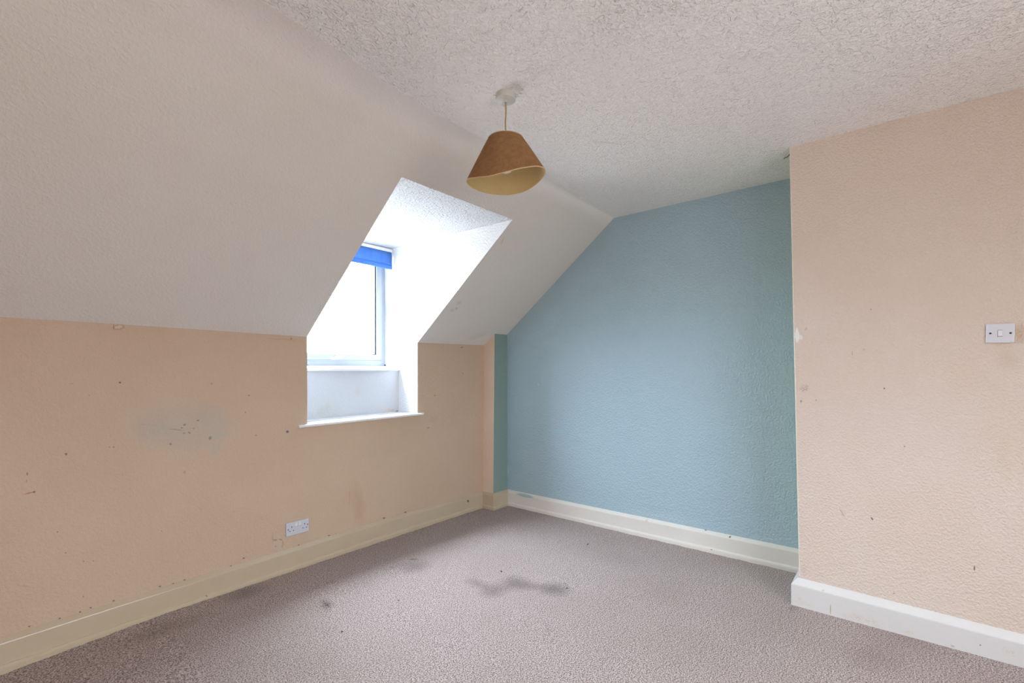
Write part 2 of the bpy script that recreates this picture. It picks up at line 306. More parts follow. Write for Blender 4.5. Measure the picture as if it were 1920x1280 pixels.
def apply_marks(nt, col, marks, axes):
    s = nt.nodes.new('ShaderNodeSeparateXYZ'); nt.links.new(obj_coord(nt), s.inputs[0])
    c = nt.nodes.new('ShaderNodeCombineXYZ')
    nt.links.new(s.outputs[axes[0]], c.inputs[0]); nt.links.new(s.outputs[axes[1]], c.inputs[1])
    plain = c.outputs[0]
    nz = noise_out(nt, 45, 2, .6, 'Color')
    sub = nt.nodes.new('ShaderNodeVectorMath'); sub.operation = 'SUBTRACT'; nt.links.new(nz, sub.inputs[0]); sub.inputs[1].default_value = (.5, .5, .5)
    speck = ramp(nt, noise_out(nt, 210, 1, .7), .47, .56)
    rag = {}
    def ragged(size):
        amp = min(.05, size*1.3)
        key = .035 if amp > .02 else (.010 if amp > .005 else .003)
        if key not in rag:
            f = 45 if key < .02 else 14
            n2 = sub.outputs[0]
            if key >= .02:
                q = nt.nodes.new('ShaderNodeVectorMath'); q.operation = 'SUBTRACT'
                nt.links.new(noise_out(nt, f, 3, .65, 'Color'), q.inputs[0]); q.inputs[1].default_value = (.5, .5, .5); n2 = q.outputs[0]
            sc = nt.nodes.new('ShaderNodeVectorMath'); sc.operation = 'MULTIPLY'; sc.inputs[1].default_value = (key*2, key*2, 0)
            nt.links.new(n2, sc.inputs[0])
            ad = nt.nodes.new('ShaderNodeVectorMath'); ad.operation = 'ADD'
            nt.links.new(plain, ad.inputs[0]); nt.links.new(sc.outputs[0], ad.inputs[1]); rag[key] = ad.outputs[0]
        return rag[key]
    for (cu, cv, a, b_, c_, d, colr, st, so, kd) in marks:
        det = abs(a*d-b_*c_)
        p = plain if kd == 0 else ragged(min(1/math.hypot(a, b_), 1/math.hypot(c_, d)))
        # singular values of the 2x2 matrix: the mark is an ellipse (centre, angle, half axes)
        th = .5*math.atan2(2*(a*b_+c_*d), (a*a+c_*c_)-(b_*b_+d*d))
        ux, uy = math.cos(th), math.sin(th)
        s1 = math.hypot(a*ux+b_*uy, c_*ux+d*uy); s2 = det/s1
        mp = nt.nodes.new('ShaderNodeMapping'); mp.vector_type = 'TEXTURE'; nt.links.new(p, mp.inputs['Vector'])
        mp.inputs['Location'].default_value = (cu, cv, 0); mp.inputs['Rotation'].default_value = (0, 0, th); mp.inputs['Scale'].default_value = (1/s1, 1/s2, 1)
        ln = nt.nodes.new('ShaderNodeVectorMath'); ln.operation = 'LENGTH'; nt.links.new(mp.outputs[0], ln.inputs[0])
        f = nt.nodes.new('ShaderNodeMapRange'); f.inputs['From Min'].default_value = max(0, 1-so*1.3); f.inputs['From Max'].default_value = 1+so*.45
        f.inputs['To Min'].default_value = st; f.inputs['To Max'].default_value = 0.0
        nt.links.new(ln.outputs['Value'], f.inputs['Value']); f = f.outputs[0]
        if kd == 2: f = mth(nt, 'MULTIPLY', f, speck)
        col = mixc(nt, f, col, colr)
    return col
def bump(nt, b, h, dist, strength=1.0, prev=None):
    n = nt.nodes.new('ShaderNodeBump'); n.inputs['Strength'].default_value = strength; n.inputs['Distance'].default_value = dist
    nt.links.new(h, n.inputs['Height'])
    if prev: nt.links.new(prev, n.inputs['Normal'])
    nt.links.new(n.outputs[0], b.inputs['Normal']); return n.outputs[0]

def wall_paint(name, base, tone, rough=.55, marks=None, axes=None, grain=(70, .0016), lump=(9, .004), spec=.35, kind='roll', mott=.5):
    """emulsion over lining paper: mottled colour, rolled grain, broad unevenness of the plaster"""
    mt, nt, b = new_mat(name)
    col = mixc(nt, mth(nt, 'MULTIPLY', ramp(nt, noise_out(nt, 2.2, 2, .6), .35, .7), mott), base, tone)
    if marks: col = apply_marks(nt, col, marks, axes)
    nt.links.new(col, b.inputs['Base Color'])
    b.inputs['Roughness'].default_value = rough; b.inputs['Specular IOR Level'].default_value = spec
    p = bump(nt, b, noise_out(nt, lump[0], 1, .5), lump[1])
    if kind == 'roll':
        h = ramp(nt, noise_out(nt, grain[0], 2, .6), .35, .7)
    else:                                   # 'chip': flattened stipple with small pits between
        h1 = ramp(nt, noise_out(nt, grain[0], 2, .55), .40, .62)
        h2 = ramp(nt, noise_out(nt, grain[0]*.42, 1, .5, dist=1.2), .33, .43)
        h = mth(nt, 'ADD', mth(nt, 'MULTIPLY', h1, .55), mth(nt, 'MULTIPLY', h2, .7))
    bump(nt, b, h, grain[1], 1.0, p)
    return mt
PEACH, PEACH2 = (0.60, 0.447, 0.325), (0.56, 0.405, 0.287)
PALE, PALE2 = (0.71, 0.605, 0.525), (0.685, 0.56, 0.46)
WHITE, WHITE2 = (0.76, 0.73, 0.695), (0.74, 0.70, 0.655)
def marks_between(marks, u0, u1):
    """the marks whose ellipse reaches into u0..u1 (keeps each node graph small)"""
    keep = []
    for mk in marks:
        a, b_, c_, d = mk[2:6]; th = .5*math.atan2(2*(a*b_+c_*d), (a*a+c_*c_)-(b_*b_+d*d))
        s1 = math.hypot(a*math.cos(th)+b_*math.sin(th), c_*math.cos(th)+d*math.sin(th)); s2 = abs(a*d-b_*c_)/s1
        h = 1.5*math.hypot(math.cos(th)/s1, math.sin(th)/s2)+.045
        if mk[0]+h > u0 and mk[0]-h < u1: keep.append(mk)
    return keep
WALL_SPLITS = [-9, .54, 1.17, 9]
M_window_wall = [wall_paint('peach_wall_paint', PEACH, PEACH2, .6, marks_between(MARKS['window'], u0, u1), (0, 2), (95, .0015)) for u0, u1 in zip(WALL_SPLITS, WALL_SPLITS[1:])]
M_breast = wall_paint('pale_peach_wall_paint', PALE, PALE2, .6, MARKS['breast'], (1, 2), (105, .0020))
M_teal = wall_paint('teal_silk_paint', (0.38, 0.515, 0.58), (0.36, 0.495, 0.56), .36, MARKS['teal'], (1, 2), (85, .0022), (6, .005), .5)
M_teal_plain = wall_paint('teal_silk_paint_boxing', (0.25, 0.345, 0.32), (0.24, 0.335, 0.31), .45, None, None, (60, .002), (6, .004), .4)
M_peach_plain = wall_paint('peach_wall_paint_boxing', (0.74, 0.60, 0.48), (0.70, 0.56, 0.44), .6)
M_slope = wall_paint('off_white_slope_paint', WHITE, WHITE2, .55, MARKS['slope'], (0, 1), (85, .0012), (7, .004))
nt_ = M_slope.node_tree; b_ = nt_.nodes['Principled BSDF']          # ceiling white is lapped over the rounded junction
sz_ = nt_.nodes.new('ShaderNodeSeparateXYZ'); nt_.links.new(obj_coord(nt_), sz_.inputs[0])
prev_ = b_.inputs['Base Color'].links[0].from_socket
nt_.links.new(mixc(nt_, ramp(nt_, mth(nt_, 'ADD', sz_.outputs[2], mth(nt_, 'MULTIPLY', noise_out(nt_, 7, 3), .03)), 2.385, 2.455), prev_, (0.86, 0.83, 0.805)), b_.inputs['Base Color'])
M_ceiling = wall_paint('stippled_ceiling_paint', (0.94, 0.93, 0.925), (0.93, 0.915, 0.905), .6, MARKS['ceil'], (0, 1), (90, .0054), (5, .003), .3, 'chip')
M_reveal = wall_paint('white_dormer_paint', (0.74, 0.75, 0.765), (0.73, 0.74, 0.75), .5, None, None, (75, .0016))
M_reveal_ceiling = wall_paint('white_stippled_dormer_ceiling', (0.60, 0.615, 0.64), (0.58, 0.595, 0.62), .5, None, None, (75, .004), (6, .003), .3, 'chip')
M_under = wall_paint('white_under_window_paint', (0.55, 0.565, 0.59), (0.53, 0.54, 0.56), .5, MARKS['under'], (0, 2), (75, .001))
M_lime = wall_paint('lime_green_return_paint', (0.58, 0.64, 0.36), (0.56, 0.62, 0.35), .5)

def gloss(name, base, tone, marks=None, axes=None, rough=.22):
    mt, nt, b = new_mat(name)
    col = mixc(nt, mth(nt, 'MULTIPLY', ramp(nt, noise_out(nt, 6, 4, .6), .4, .75), .6), base, tone)
    if marks: col = apply_marks(nt, col, marks, axes)
    nt.links.new(col, b.inputs['Base Color']); b.inputs['Roughness'].default_value = rough
    b.inputs['Specular IOR Level'].default_value = .4
    bump(nt, b, noise_out(nt, 30, 3, .5), .0012)
    return mt
CREAM, CREAM2 = (0.54, 0.445, 0.32), (0.50, 0.41, 0.285)
M_sk_left = gloss('cream_gloss_skirting', CREAM, CREAM2, MARKS['skl'], (0, 2))
M_sk_back = gloss('cream_gloss_skirting_back', (0.72, 0.69, 0.64), (0.70, 0.66, 0.60), MARKS['skb'], (1, 2))
M_sk_right = gloss('white_gloss_skirting', (0.68, 0.67, 0.655), (0.66, 0.64, 0.62), MARKS['skr'], (1, 2))
M_white_gloss = gloss('white_gloss_sill', (0.86, 0.86, 0.87), (0.84, 0.84, 0.84), rough=.25)

def plastic(name, c, rough=.3, spec=.5):
    mt, nt, b = new_mat(name); b.inputs['Base Color'].default_value = (*c, 1)
    b.inputs['Roughness'].default_value = rough; b.inputs['Specular IOR Level'].default_value = spec
    nt.links.new(mixc(nt, mth(nt, 'MULTIPLY', noise_out(nt, 40, 2), .12), c, tuple(x*.8 for x in c)), b.inputs['Base Color'])
    return mt
M_upvc = plastic('white_window_plastic', (0.34, 0.365, 0.41), .3)
M_gasket = plastic('black_rubber_gasket', (0.03, 0.03, 0.035), .6)
M_metal = plastic('white_painted_fastener', (0.62, 0.62, 0.62), .25); M_metal.node_tree.nodes['Principled BSDF'].inputs['Metallic'].default_value = .3
M_plate = plastic('white_electrical_plastic', (0.60, 0.61, 0.68), .25)
M_switch_plate = plastic('white_switch_plastic', (0.66, 0.675, 0.72), .25)
M_rocker = plastic('bright_rocker_plastic', (0.78, 0.77, 0.80), .2)
M_dark = plastic('dark_hole', (0.02, 0.018, 0.018), .5)
M_screw = plastic('dull_screw_metal', (0.10, 0.09, 0.08), .45); M_screw.node_tree.nodes['Principled BSDF'].inputs['Metallic'].default_value = .5
M_rose = plastic('white_ceiling_rose_plastic', (0.62, 0.61, 0.58), .35)
M_cable = plastic('yellowed_cable', (0.45, 0.31, 0.15), .5)
M_red = plastic('faint_print', (0.35, 0.33, 0.38), .5)

# glass
M_glass = bpy.data.materials.new('window_glass'); M_glass.use_nodes = True
nt = M_glass.node_tree; nt.nodes.clear()
o_ = nt.nodes.new('ShaderNodeOutputMaterial'); tr = nt.nodes.new('ShaderNodeBsdfTransparent'); gl = nt.nodes.new('ShaderNodeBsdfGlossy')
gl.inputs['Roughness'].default_value = .02; tr.inputs['Color'].default_value = (.96, .975, .97, 1)
ly = nt.nodes.new('ShaderNodeFresnel'); ly.inputs['IOR'].default_value = 1.45
ms = nt.nodes.new('ShaderNodeMixShader'); geo = nt.nodes.new('ShaderNodeNewGeometry'); fr = mth(nt, 'MULTIPLY', ly.outputs[0], mth(nt, 'SUBTRACT', 1.0, geo.outputs['Backfacing'])); nt.links.new(fr, ms.inputs[0]); nt.links.new(tr.outputs[0], ms.inputs[1]); nt.links.new(gl.outputs[0], ms.inputs[2]); nt.links.new(ms.outputs[0], o_.inputs[0])

M_warm_glass = M_glass.copy(); M_warm_glass.name = 'dimmed_fill_glass'  # panes of the added window, dimmed and warmed to balance the fill
for n_ in M_warm_glass.node_tree.nodes:
    if n_.type == 'BSDF_TRANSPARENT': n_.inputs['Color'].default_value = (.470, .458, .442, 1)
# bulb
M_bulb = bpy.data.materials.new('opal_bulb_glass'); M_bulb.use_nodes = True
b = M_bulb.node_tree.nodes['Principled BSDF']; b.inputs['Base Color'].default_value = (.85, .83, .78, 1); b.inputs['Roughness'].default_value = .2
b.inputs['Subsurface Weight'].default_value = .2

def fabric(name, c1, c2, transl, scale=55, rough=.9):
    mt, nt, b = new_mat(name)
    col = mixc(nt, ramp(nt, noise_out(nt, scale, 4, .65, dist=.8), .35, .68), c1, c2)
    nt.links.new(col, b.inputs['Base Color']); b.inputs['Roughness'].default_value = rough; b.inputs['Specular IOR Level'].default_value = .15
    bump(nt, b, noise_out(nt, 900, 2, .6), .0005)
    t = nt.nodes.new('ShaderNodeBsdfTranslucent'); nt.links.new(col, t.inputs['Color'])
    ms = nt.nodes.new('ShaderNodeMixShader'); ms.inputs[0].default_value = transl
    out = nt.nodes['Material Output']
    nt.links.new(b.outputs[0], ms.inputs[1]); nt.links.new(t.outputs[0], ms.inputs[2]); nt.links.new(ms.outputs[0], out.inputs[0])
    return mt
M_shade = fabric('tan_suede_shade', (0.29, 0.150, 0.068), (0.35, 0.195, 0.09), .05, 38)
M_shade_in = fabric('cream_shade_lining', (0.62, 0.48, 0.24), (0.60, 0.46, 0.22), .1, 20, .7)
M_shade_rim = fabric('shade_rim_binding', (0.72, 0.55, 0.32), (0.66, 0.48, 0.27), .1, 120)
M_blind = fabric('blue_blind_fabric', (0.09, 0.23, 0.60), (0.11, 0.26, 0.63), .30, 30)
M_blind_hem = fabric('blue_blind_hem', (0.08, 0.21, 0.56), (0.09, 0.22, 0.58), .18, 30)

def carpet(marks):
    mt, nt, b = new_mat('taupe_loop_carpet')
    n1 = noise_out(nt, 172, 3, .75); n2 = noise_out(nt, 330, 2, .7); n3 = noise_out(nt, 1.6, 3, .55)
    col = mixc(nt, ramp(nt, n1, .42, .58), (0.125, 0.088, 0.073), (0.585, 0.50, 0.475))
    col = mixc(nt, mth(nt, 'MULTIPLY', ramp(nt, n2, .5, .62), .55), col, (0.58, 0.49, 0.46))
    col = mixc(nt, mth(nt, 'MULTIPLY', ramp(nt, noise_out(nt, 210, 1, .5), .58, .68), .7), col, (0.10, 0.07, 0.06))
    col = mixc(nt, mth(nt, 'MULTIPLY', ramp(nt, n3, .35, .75), .22), col, (0.24, 0.18, 0.15))
    col = apply_marks(nt, col, marks, (0, 1))
    nt.links.new(col, b.inputs['Base Color']); b.inputs['Roughness'].default_value = .95; b.inputs['Specular IOR Level'].default_value = .1
    
    p = bump(nt, b, noise_out(nt, 5, 2, .5), .004)
    bump(nt, b, mth(nt, 'ADD', n1, n2), .0010, 1.0, p)
    return mt
FLOOR_SPLIT = 1.40
M_carpet = [carpet(marks_between(MARKS['floor'], -9, FLOOR_SPLIT+.03)), carpet(marks_between(MARKS['floor'], FLOOR_SPLIT-.03, 9))]

# ---------------------------------------------------------------- mesh helpers
def link_mesh(name, bm, mats, parent=None, smooth=False):
    me = bpy.data.meshes.new(name)
    bmesh.ops.recalc_face_normals(bm, faces=bm.faces[:])
    bm.to_mesh(me); bm.free()
    for mt in (mats if isinstance(mats, (list, tuple)) else [mats]): me.materials.append(mt)
    if smooth:
        for p in me.polygons: p.use_smooth = True
        me.set_sharp_from_angle(angle=math.radians(38))
    o = bpy.data.objects.new(name, me); C.objects.link(o)
    if parent: o.parent = parent
    return o
def surf(name, verts, faces, mats, parent=None, midx=None, smooth=False):
    """faces keep the winding given here"""
    me = bpy.data.meshes.new(name); me.from_pydata(verts, [], faces)
    for mt in (mats if isinstance(mats, (list, tuple)) else [mats]): me.materials.append(mt)
    for i, p in enumerate(me.polygons):
        if midx: p.material_index = midx[i]
        p.use_smooth = smooth
    o = bpy.data.objects.new(name, me); C.objects.link(o)
    if parent: o.parent = parent
    return o
def structure(o, label=None):
    o['kind'] = 'structure'
    if label: o['label'] = label
    return o
def thing(name, label, cat, loc=(0, 0, 0)):
    o = bpy.data.objects.new(name, None); o.empty_display_size = .05; C.objects.link(o)
    o.location = loc; o['label'] = label; o['category'] = cat
    return o
def empty_structure(name, loc, label=None):
    o = bpy.data.objects.new(name, None); o.empty_display_size = .05; C.objects.link(o); o.location = loc
    return structure(o, label)
def box(bm, x0, x1, y0, y1, z0, z1, bev=0.0, seg=2):
    r = bmesh.ops.create_cube(bm, size=1.0)
    for v in r['verts']:
        v.co = Vector(((x0+x1)/2+v.co.x*(x1-x0), (y0+y1)/2+v.co.y*(y1-y0), (z0+z1)/2+v.co.z*(z1-z0)))
    if bev:
        es = list({e for v in r['verts'] for e in v.link_edges})
        bmesh.ops.bevel(bm, geom=es, offset=bev, segments=seg, affect='EDGES', profile=.5)
def lathe(bm, prof, n=48, centre=(0, 0, 0), closed=False):
    rings = []
    for (r, z) in prof:
        if r < 1e-6: rings.append([bm.verts.new((centre[0], centre[1], centre[2]+z))])
        else: rings.append([bm.verts.new((centre[0]+r*math.cos(2*math.pi*i/n), centre[1]+r*math.sin(2*math.pi*i/n), centre[2]+z)) for i in range(n)])
    for a, b_ in zip(rings, rings[1:]):
        for i in range(n):
            j = (i+1) % n
            if len(a) == 1 and len(b_) > 1: bm.faces.new((a[0], b_[i], b_[j]))
            elif len(b_) == 1 and len(a) > 1: bm.faces.new((a[i], a[j], b_[0]))
            elif len(a) > 1: bm.faces.new((a[i], a[j], b_[j], b_[i]))
def tube(bm, pts, r, n=10):
    pts = [Vector(p) for p in pts]; prev = None; rings = []
    up = Vector((0, 0, 1))
    for i, p in enumerate(pts):
        d = (pts[min(i+1, len(pts)-1)]-pts[max(i-1, 0)]).normalized()
        a = d.cross(up if abs(d.z) < .9 else Vector((1, 0, 0))).normalized(); b_ = d.cross(a)
        if prev is not None and a.dot(prev) < 0: a, b_ = -a, -b_
        prev = a
        rings.append([bm.verts.new(p+r*(math.cos(2*math.pi*k/n)*a+math.sin(2*math.pi*k/n)*b_)) for k in range(n)])
    for ra, rb in zip(rings, rings[1:]):
        for k in range(n): bm.faces.new((ra[k], ra[(k+1) % n], rb[(k+1) % n], rb[k]))
    bm.faces.new(rings[0]); bm.faces.new(rings[-1])
def lerp_tab(tab, x):
    if x <= tab[0][0]: return tab[0][1]
    for (a, va), (b_, vb) in zip(tab, tab[1:]):
        if x <= b_: return va+(vb-va)*(x-a)/(b_-a)
    return tab[-1][1]

# ---------------------------------------------------------------- room geometry
A, T, X = 2.973, 3.396, 2.921            # window wall plane y, teal wall plane x, chimney breast plane x
H = 2.44
BACK, FRONT = -1.6, -1.2                 # rear extent (y) and wall behind the camera (x)
YB = 0.43                                # corner of the breast
KT = [(-1.2, 1.485), (.18, 1.482), (.535, 1.480), (.996, 1.475), (1.534, 1.466), (2.444, 1.467), (3.22, 1.475), (3.4, 1.475)]
ST = [(-1.2, 1.74), (.54, 1.745), (.8, 1.763), (1.17, 1.791), (1.59, 1.784), (1.86, 1.752), (2.6, 1.745), (3.4, 1.745)]
DL, DR, DY, DZ = 1.537, 2.442, 1.995, 2.246
SILL = .902
PX, PY = 3.215, 2.843                    # pipe boxing corner

# window wall (with the dormer notch)
xs = [-1.2, -.5, .18, .54, .8, 1.0, 1.17, 1.35, DL, DR, 2.7, 2.95, 3.2, 3.41]
vv, ff = [], []
for x in xs:
    vv += [(x, A, -.06), (x, A, SILL), (x, A, lerp_tab(KT, x))]
for i in range(len(xs)-1):
    a, b_ = i*3, (i+1)*3
    ff.append((a, b_, b_+1, a+1))
    if not (xs[i] == DL): ff.append((a+1, b_+1, b_+2, a+2))
wall_slots = [sum(vv[f_[0]][0] >= q-1e-6 for q in WALL_SPLITS[1:-1]) for f_ in ff]
structure(surf('wall_left', vv, ff, M_window_wall, midx=wall_slots), 'peach painted wall under the sloping ceiling, with the dormer opening')

# sloping ceiling: eaves line up to a softened junction with the flat ceiling
def slope_pt(x, t):                       # t = 0 eaves, 1 ridge line
    k = lerp_tab(KT, x); s = lerp_tab(ST, x)
    return Vector((x, A+(s-A)*t, k+(H-k)*t))
xs = [-1.2, -.5, .18, .54, .8, 1.0, 1.17, 1.35, DL, 1.7, 1.86, 2.1, DR, 2.7, 2.95, 3.2, 3.41]
td = (DZ-1.4665)/(H-1.4665)
rows = []
for x in xs:
    soft = lerp_tab([(0, .13), (1.0, .11), (1.8, .07), (2.4, .035), (3.0, .008), (3.4, .005)], x)
    s = lerp_tab(ST, x); p2 = Vector((x, s, H))
    d = (slope_pt(x, 1)-slope_pt(x, 0)).normalized()
    pa, pc = p2-d*soft, p2+Vector((0, -soft, 0))
    q = slope_pt(x, td)
    if DL-.01 < x < DR+.01: q = Vector((x, DY, DZ))
    col = [slope_pt(x, 0), q, pa-d*soft*.3]
    for k in range(9):
        t = k/8; col.append((1-t)**2*pa+2*t*(1-t)*p2+t*t*pc)
    col.append(pc+Vector((0, -soft*.4, 0)))
    rows.append(col)
nr = len(rows[0]); vv = [tuple(p) for c_ in rows for p in c_]; ff = []
for i in range(len(xs)-1):
    for j in range(nr-1):
        if j == 0 and DL-.01 < xs[i] < DR-.01: continue
        a = i*nr+j; b_ = (i+1)*nr+j
        ff.append((a, b_, b_+1, a+1))
me_s = surf('ceiling_slope', vv, ff, M_slope, smooth=True)
structure(me_s, 'off-white sloping ceiling cut by the dormer')
# flat ceiling
vv, ff = [], []
for i, c_ in enumerate(rows): vv += [tuple(c_[-1]), (c_[-1].x, BACK-.02, H)]
for i in range(len(rows)-1): ff.append((2*i, 2*i+2, 2*i+3, 2*i+1))
structure(surf('ceiling', vv, ff, M_ceiling, smooth=True), 'white ceiling with stippled paper')

# teal back wall
sl = [(A+.02, 1.46), (PY, 1.577+.004), (1.745, H+.004), (YB-.1, H+.004)]
vv = [(T, y, z) for y, z in sl]+[(T, YB-.1, -.06), (T, A+.02, -.06)]
structure(surf('wall_back', vv, [tuple(range(6))], M_teal), 'teal painted gable wall')

# pipe boxing in the corner: peach side and teal front
bx, tx = 3.194, 3.222
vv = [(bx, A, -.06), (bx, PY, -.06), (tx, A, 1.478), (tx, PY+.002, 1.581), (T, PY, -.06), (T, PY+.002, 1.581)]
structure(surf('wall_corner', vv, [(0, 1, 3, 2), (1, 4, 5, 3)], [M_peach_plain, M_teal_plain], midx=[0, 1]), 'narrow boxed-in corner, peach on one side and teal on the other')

# chimney breast: face, lime return and a rounded cream arris
def yc(z): return .425+(.466-.425)*max(0, (z-.1))/(H-.1)
zs = [-.06, .1, .5, 1.0, 1.42, 1.5, 2.0, H+.004]
vv, ff, mi = [], [], []
for z in zs:
    w = .002*noise.noise(Vector((0, 0, z*9)))
    y = yc(z)+w
    vv += [(X, BACK, z), (X, y-.004, z), (X+.0035, y, z), (T+.01, y, z)]
for i in range(len(zs)-1):
    for k in range(3):
        a = i*4+k; ff.append((a, a+1, a+5, a+4)); mi.append((0, 2, 1)[k])
M_arris = gloss('cream_worn_arris', (0.80, 0.74, 0.60), (0.74, 0.62, 0.46), rough=.5)
structure(surf('wall_right', vv, ff, [M_breast, M_lime, M_arris], midx=mi), 'pale peach chimney breast wall')

# walls behind the camera
b0, b1, c0, c1 = BW['x0'], BW['x1'], BW['z0'], BW['z1']
M_rear = wall_paint('peach_rear_wall_paint', PEACH, PEACH2, .6)
xs_, zz = [FRONT, b0, b1, X+.02], [-.06, c0, c1, H+.01]
vv = [(x, BACK, z) for x in xs_ for z in zz]
ff = [(i*4+j, (i+1)*4+j, (i+1)*4+j+1, i*4+j+1) for i in range(3) for j in range(3) if not (i == 1 and j == 1)]
structure(surf('wall_rear', vv, ff, M_rear), 'peach wall behind the camera with an added fill-light window')
structure(surf('wall_front', [(FRONT, BACK, -.06), (FRONT, A+.01, -.06), (FRONT, A+.01, 2.5), (FRONT, BACK, 2.5)], [(0, 1, 2, 3)], M_rear), 'peach wall to the left behind the camera')

# carpet floor: grid that sinks a little along the left and ripples where it meets the skirting
nx, ny = 230, 230
def floor_z(x, y):
    z = -.030*max(0, min(1, (.75-x)/.6))*max(0, min(1, (y-1.6)/1.2))
    e = max(0, 1-(A-.036-y)/.05) if x < 3.19 else 0
    z += e*(.003*noise.noise(Vector((x*9, 3, 1)))+.0025*noise.noise(Vector((x*33, 8, 1)))+.001)
    e = max(0, 1-(T-.036-x)/.05)
    z += e*.003*noise.noise(Vector((2, y*14, 1)))
    z += .0012*noise.noise(Vector((x*3, y*3, 0)))
    return z
vv = []
for i in range(nx+1):
    for j in range(ny+1):
        x = FRONT+(T+.01-FRONT)*i/nx; y = BACK+(A-BACK)*j/ny
        vv.append((x, y, floor_z(x, y)))
ff = [(i*(ny+1)+j, (i+1)*(ny+1)+j, (i+1)*(ny+1)+j+1, i*(ny+1)+j+1) for i in range(nx) for j in range(ny)]
structure(surf('floor', vv, ff, M_carpet, midx=[int(vv[f_[0]][0] > FLOOR_SPLIT) for f_ in ff], smooth=True), 'stained taupe carpet')

# ---------------------------------------------------------------- skirtings (mitred sweep)
path = [(FRONT, A), (bx, A), (bx, PY), (T, PY), (T, YB), (X, YB), (X, BACK)]
def off(i):
    """mitre vector at path vertex i for a unit offset into the room"""
    def nrm(a, b_):
        d = Vector((b_[0]-a[0], b_[1]-a[1])).normalized(); return Vector((d.y, -d.x))
    if i == 0: return nrm(path[0], path[1])
    if i == len(path)-1: return nrm(path[-2], path[-1])
    n1, n2 = nrm(path[i-1], path[i]), nrm(path[i], path[i+1])
    m_ = n1+n2
    return m_/(m_.dot(n1))
PROF = [(-.002, 0), (.002, .000), (.0250, -.0175), (.0262, -.0215), (.0262, -.103), (.0268, -.1065), (.032, -.1085), (.0365, -.113), (.038, -.121), (.038, -.20)]
PROF_R = [(-.002, 0), (.002, .000), (.0275, -.030), (.0285, -.034), (.0285, -.20)]
ZT = [(-1.2, .118), (.18, .116), (.533, .124), (1.281, .133), (2.03, .146), (2.53, .144), (3.2, .138)]
def top_z(x, y, i):
    if i == 0: return lerp_tab(ZT, x)
    if i in (1, 2): return .138
    if i == 3: return lerp_tab([(.43, .140), (2.843, .138)], y)
    return lerp_tab([(-1.6, .12), (-.4, .130), (.43, .143)], y)
def skirting(name, i0, i1, prof, mt, label):
    """chipped, over-painted skirting along path edges i0..i1"""
    vv, ff = [], []
    np_ = len(prof)
    first = True
    for i in range(i0, i1):
        a, b_ = Vector(path[i]), Vector(path[i+1]); L = (b_-a).length
        n = max(1, int(L/.025))
        oa, ob = off(i), off(i+1)
        for k in range(n+1):
            if k == 0 and not first: continue
            t = k/n; p = a.lerp(b_, t)
            if k == 0: o2 = oa
            elif k == n: o2 = ob
            else:
                d = (b_-a).normalized(); o2 = Vector((d.y, -d.x))
            zt = top_z(p.x, p.y, i)
            # keep the mitre: shift along the edge for intermediate points is not needed
            for q, (w, dz) in enumerate(prof):
                wob = 0
                if q in (5, 6, 7) and len(prof) > 6: wob = .0022*noise.noise(Vector((p.x*22, p.y*22, q)))
                if q <= 1: wob = .0014*noise.noise(Vector((p.x*40, p.y*40, q)))
                vv.append((p.x+o2.x*(w), p.y+o2.y*(w), zt+dz+wob))
            first = False
    m_ = len(vv)//np_
    for k in range(m_-1):
        for q in range(np_-1):
            a = k*np_+q; b_ = (k+1)*np_+q
            ff.append((a, b_, b_+1, a+1))
    o = surf(name, vv, ff, mt)
    for p in o.data.polygons: p.use_smooth = False
    return structure(o, label)
skirting('baseboard_left', 0, 1, PROF, M_sk_left, 'cream gloss skirting under the window wall')
skirting('baseboard_corner', 1, 3, PROF, M_sk_left, 'short cream skirting round the boxed corner')
skirting('baseboard_back', 3, 4, PROF, M_sk_back, 'cream skirting with a moulded bead under the teal wall')
skirting('baseboard_right', 4, 6, PROF_R, M_sk_right, 'white skirting with a sloping top under the peach breast')

# ---------------------------------------------------------------- dormer
YW, YL = 3.385, 3.215                    # window plane, low wall plane
e = 0.0
DTOP = 2.262
# right and left cheeks
for nm, x, lab in (('wall_dormer_right', DR-e, 'white right cheek of the dormer'), ('wall_dormer_left', DL-e, 'white left cheek of the dormer')):
    dz_ = .02 if x > 2 else 0
    structure(surf(nm, [(x, A+.0, SILL-.03), (x, A, lerp_tab(KT, x)), (x, DY, DZ), (x, 3.47, DTOP+.01), (x, 3.47, SILL-.03)], [(0, 1, 2, 3, 4)], M_reveal), lab)
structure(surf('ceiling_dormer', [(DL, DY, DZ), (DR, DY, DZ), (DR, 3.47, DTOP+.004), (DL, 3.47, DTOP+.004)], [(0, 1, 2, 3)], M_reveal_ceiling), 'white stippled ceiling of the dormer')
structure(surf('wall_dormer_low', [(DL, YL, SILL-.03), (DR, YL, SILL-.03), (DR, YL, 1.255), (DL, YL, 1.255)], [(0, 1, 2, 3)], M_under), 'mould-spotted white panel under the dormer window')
# lower sill board with horns
bm = bmesh.new()
box(bm, 1.474, 2.492, A-.022, A+.001, .888, .906, .006, 3)
box(bm, DL+.001, DR-.001, A-.01, YL+.01, .888, .906, .0)
for v in bm.verts: v.co.z += (v.co.x-2.0)*.006
structure(link_mesh('trim_1', bm, M_white_gloss), 'white painted sill board at the foot of the dormer recess')
# upper window board
bm = bmesh.new()
box(bm, DL+.001, DR-.001, YL-.018, 3.42, 1.243, 1.268, .008, 3)
for v in bm.verts:
    if v.co.z > 1.25: v.co.z += max(0, (v.co.y-YL))*.10
structure(link_mesh('trim_2', bm, M_white_gloss), 'white window board directly below the window')

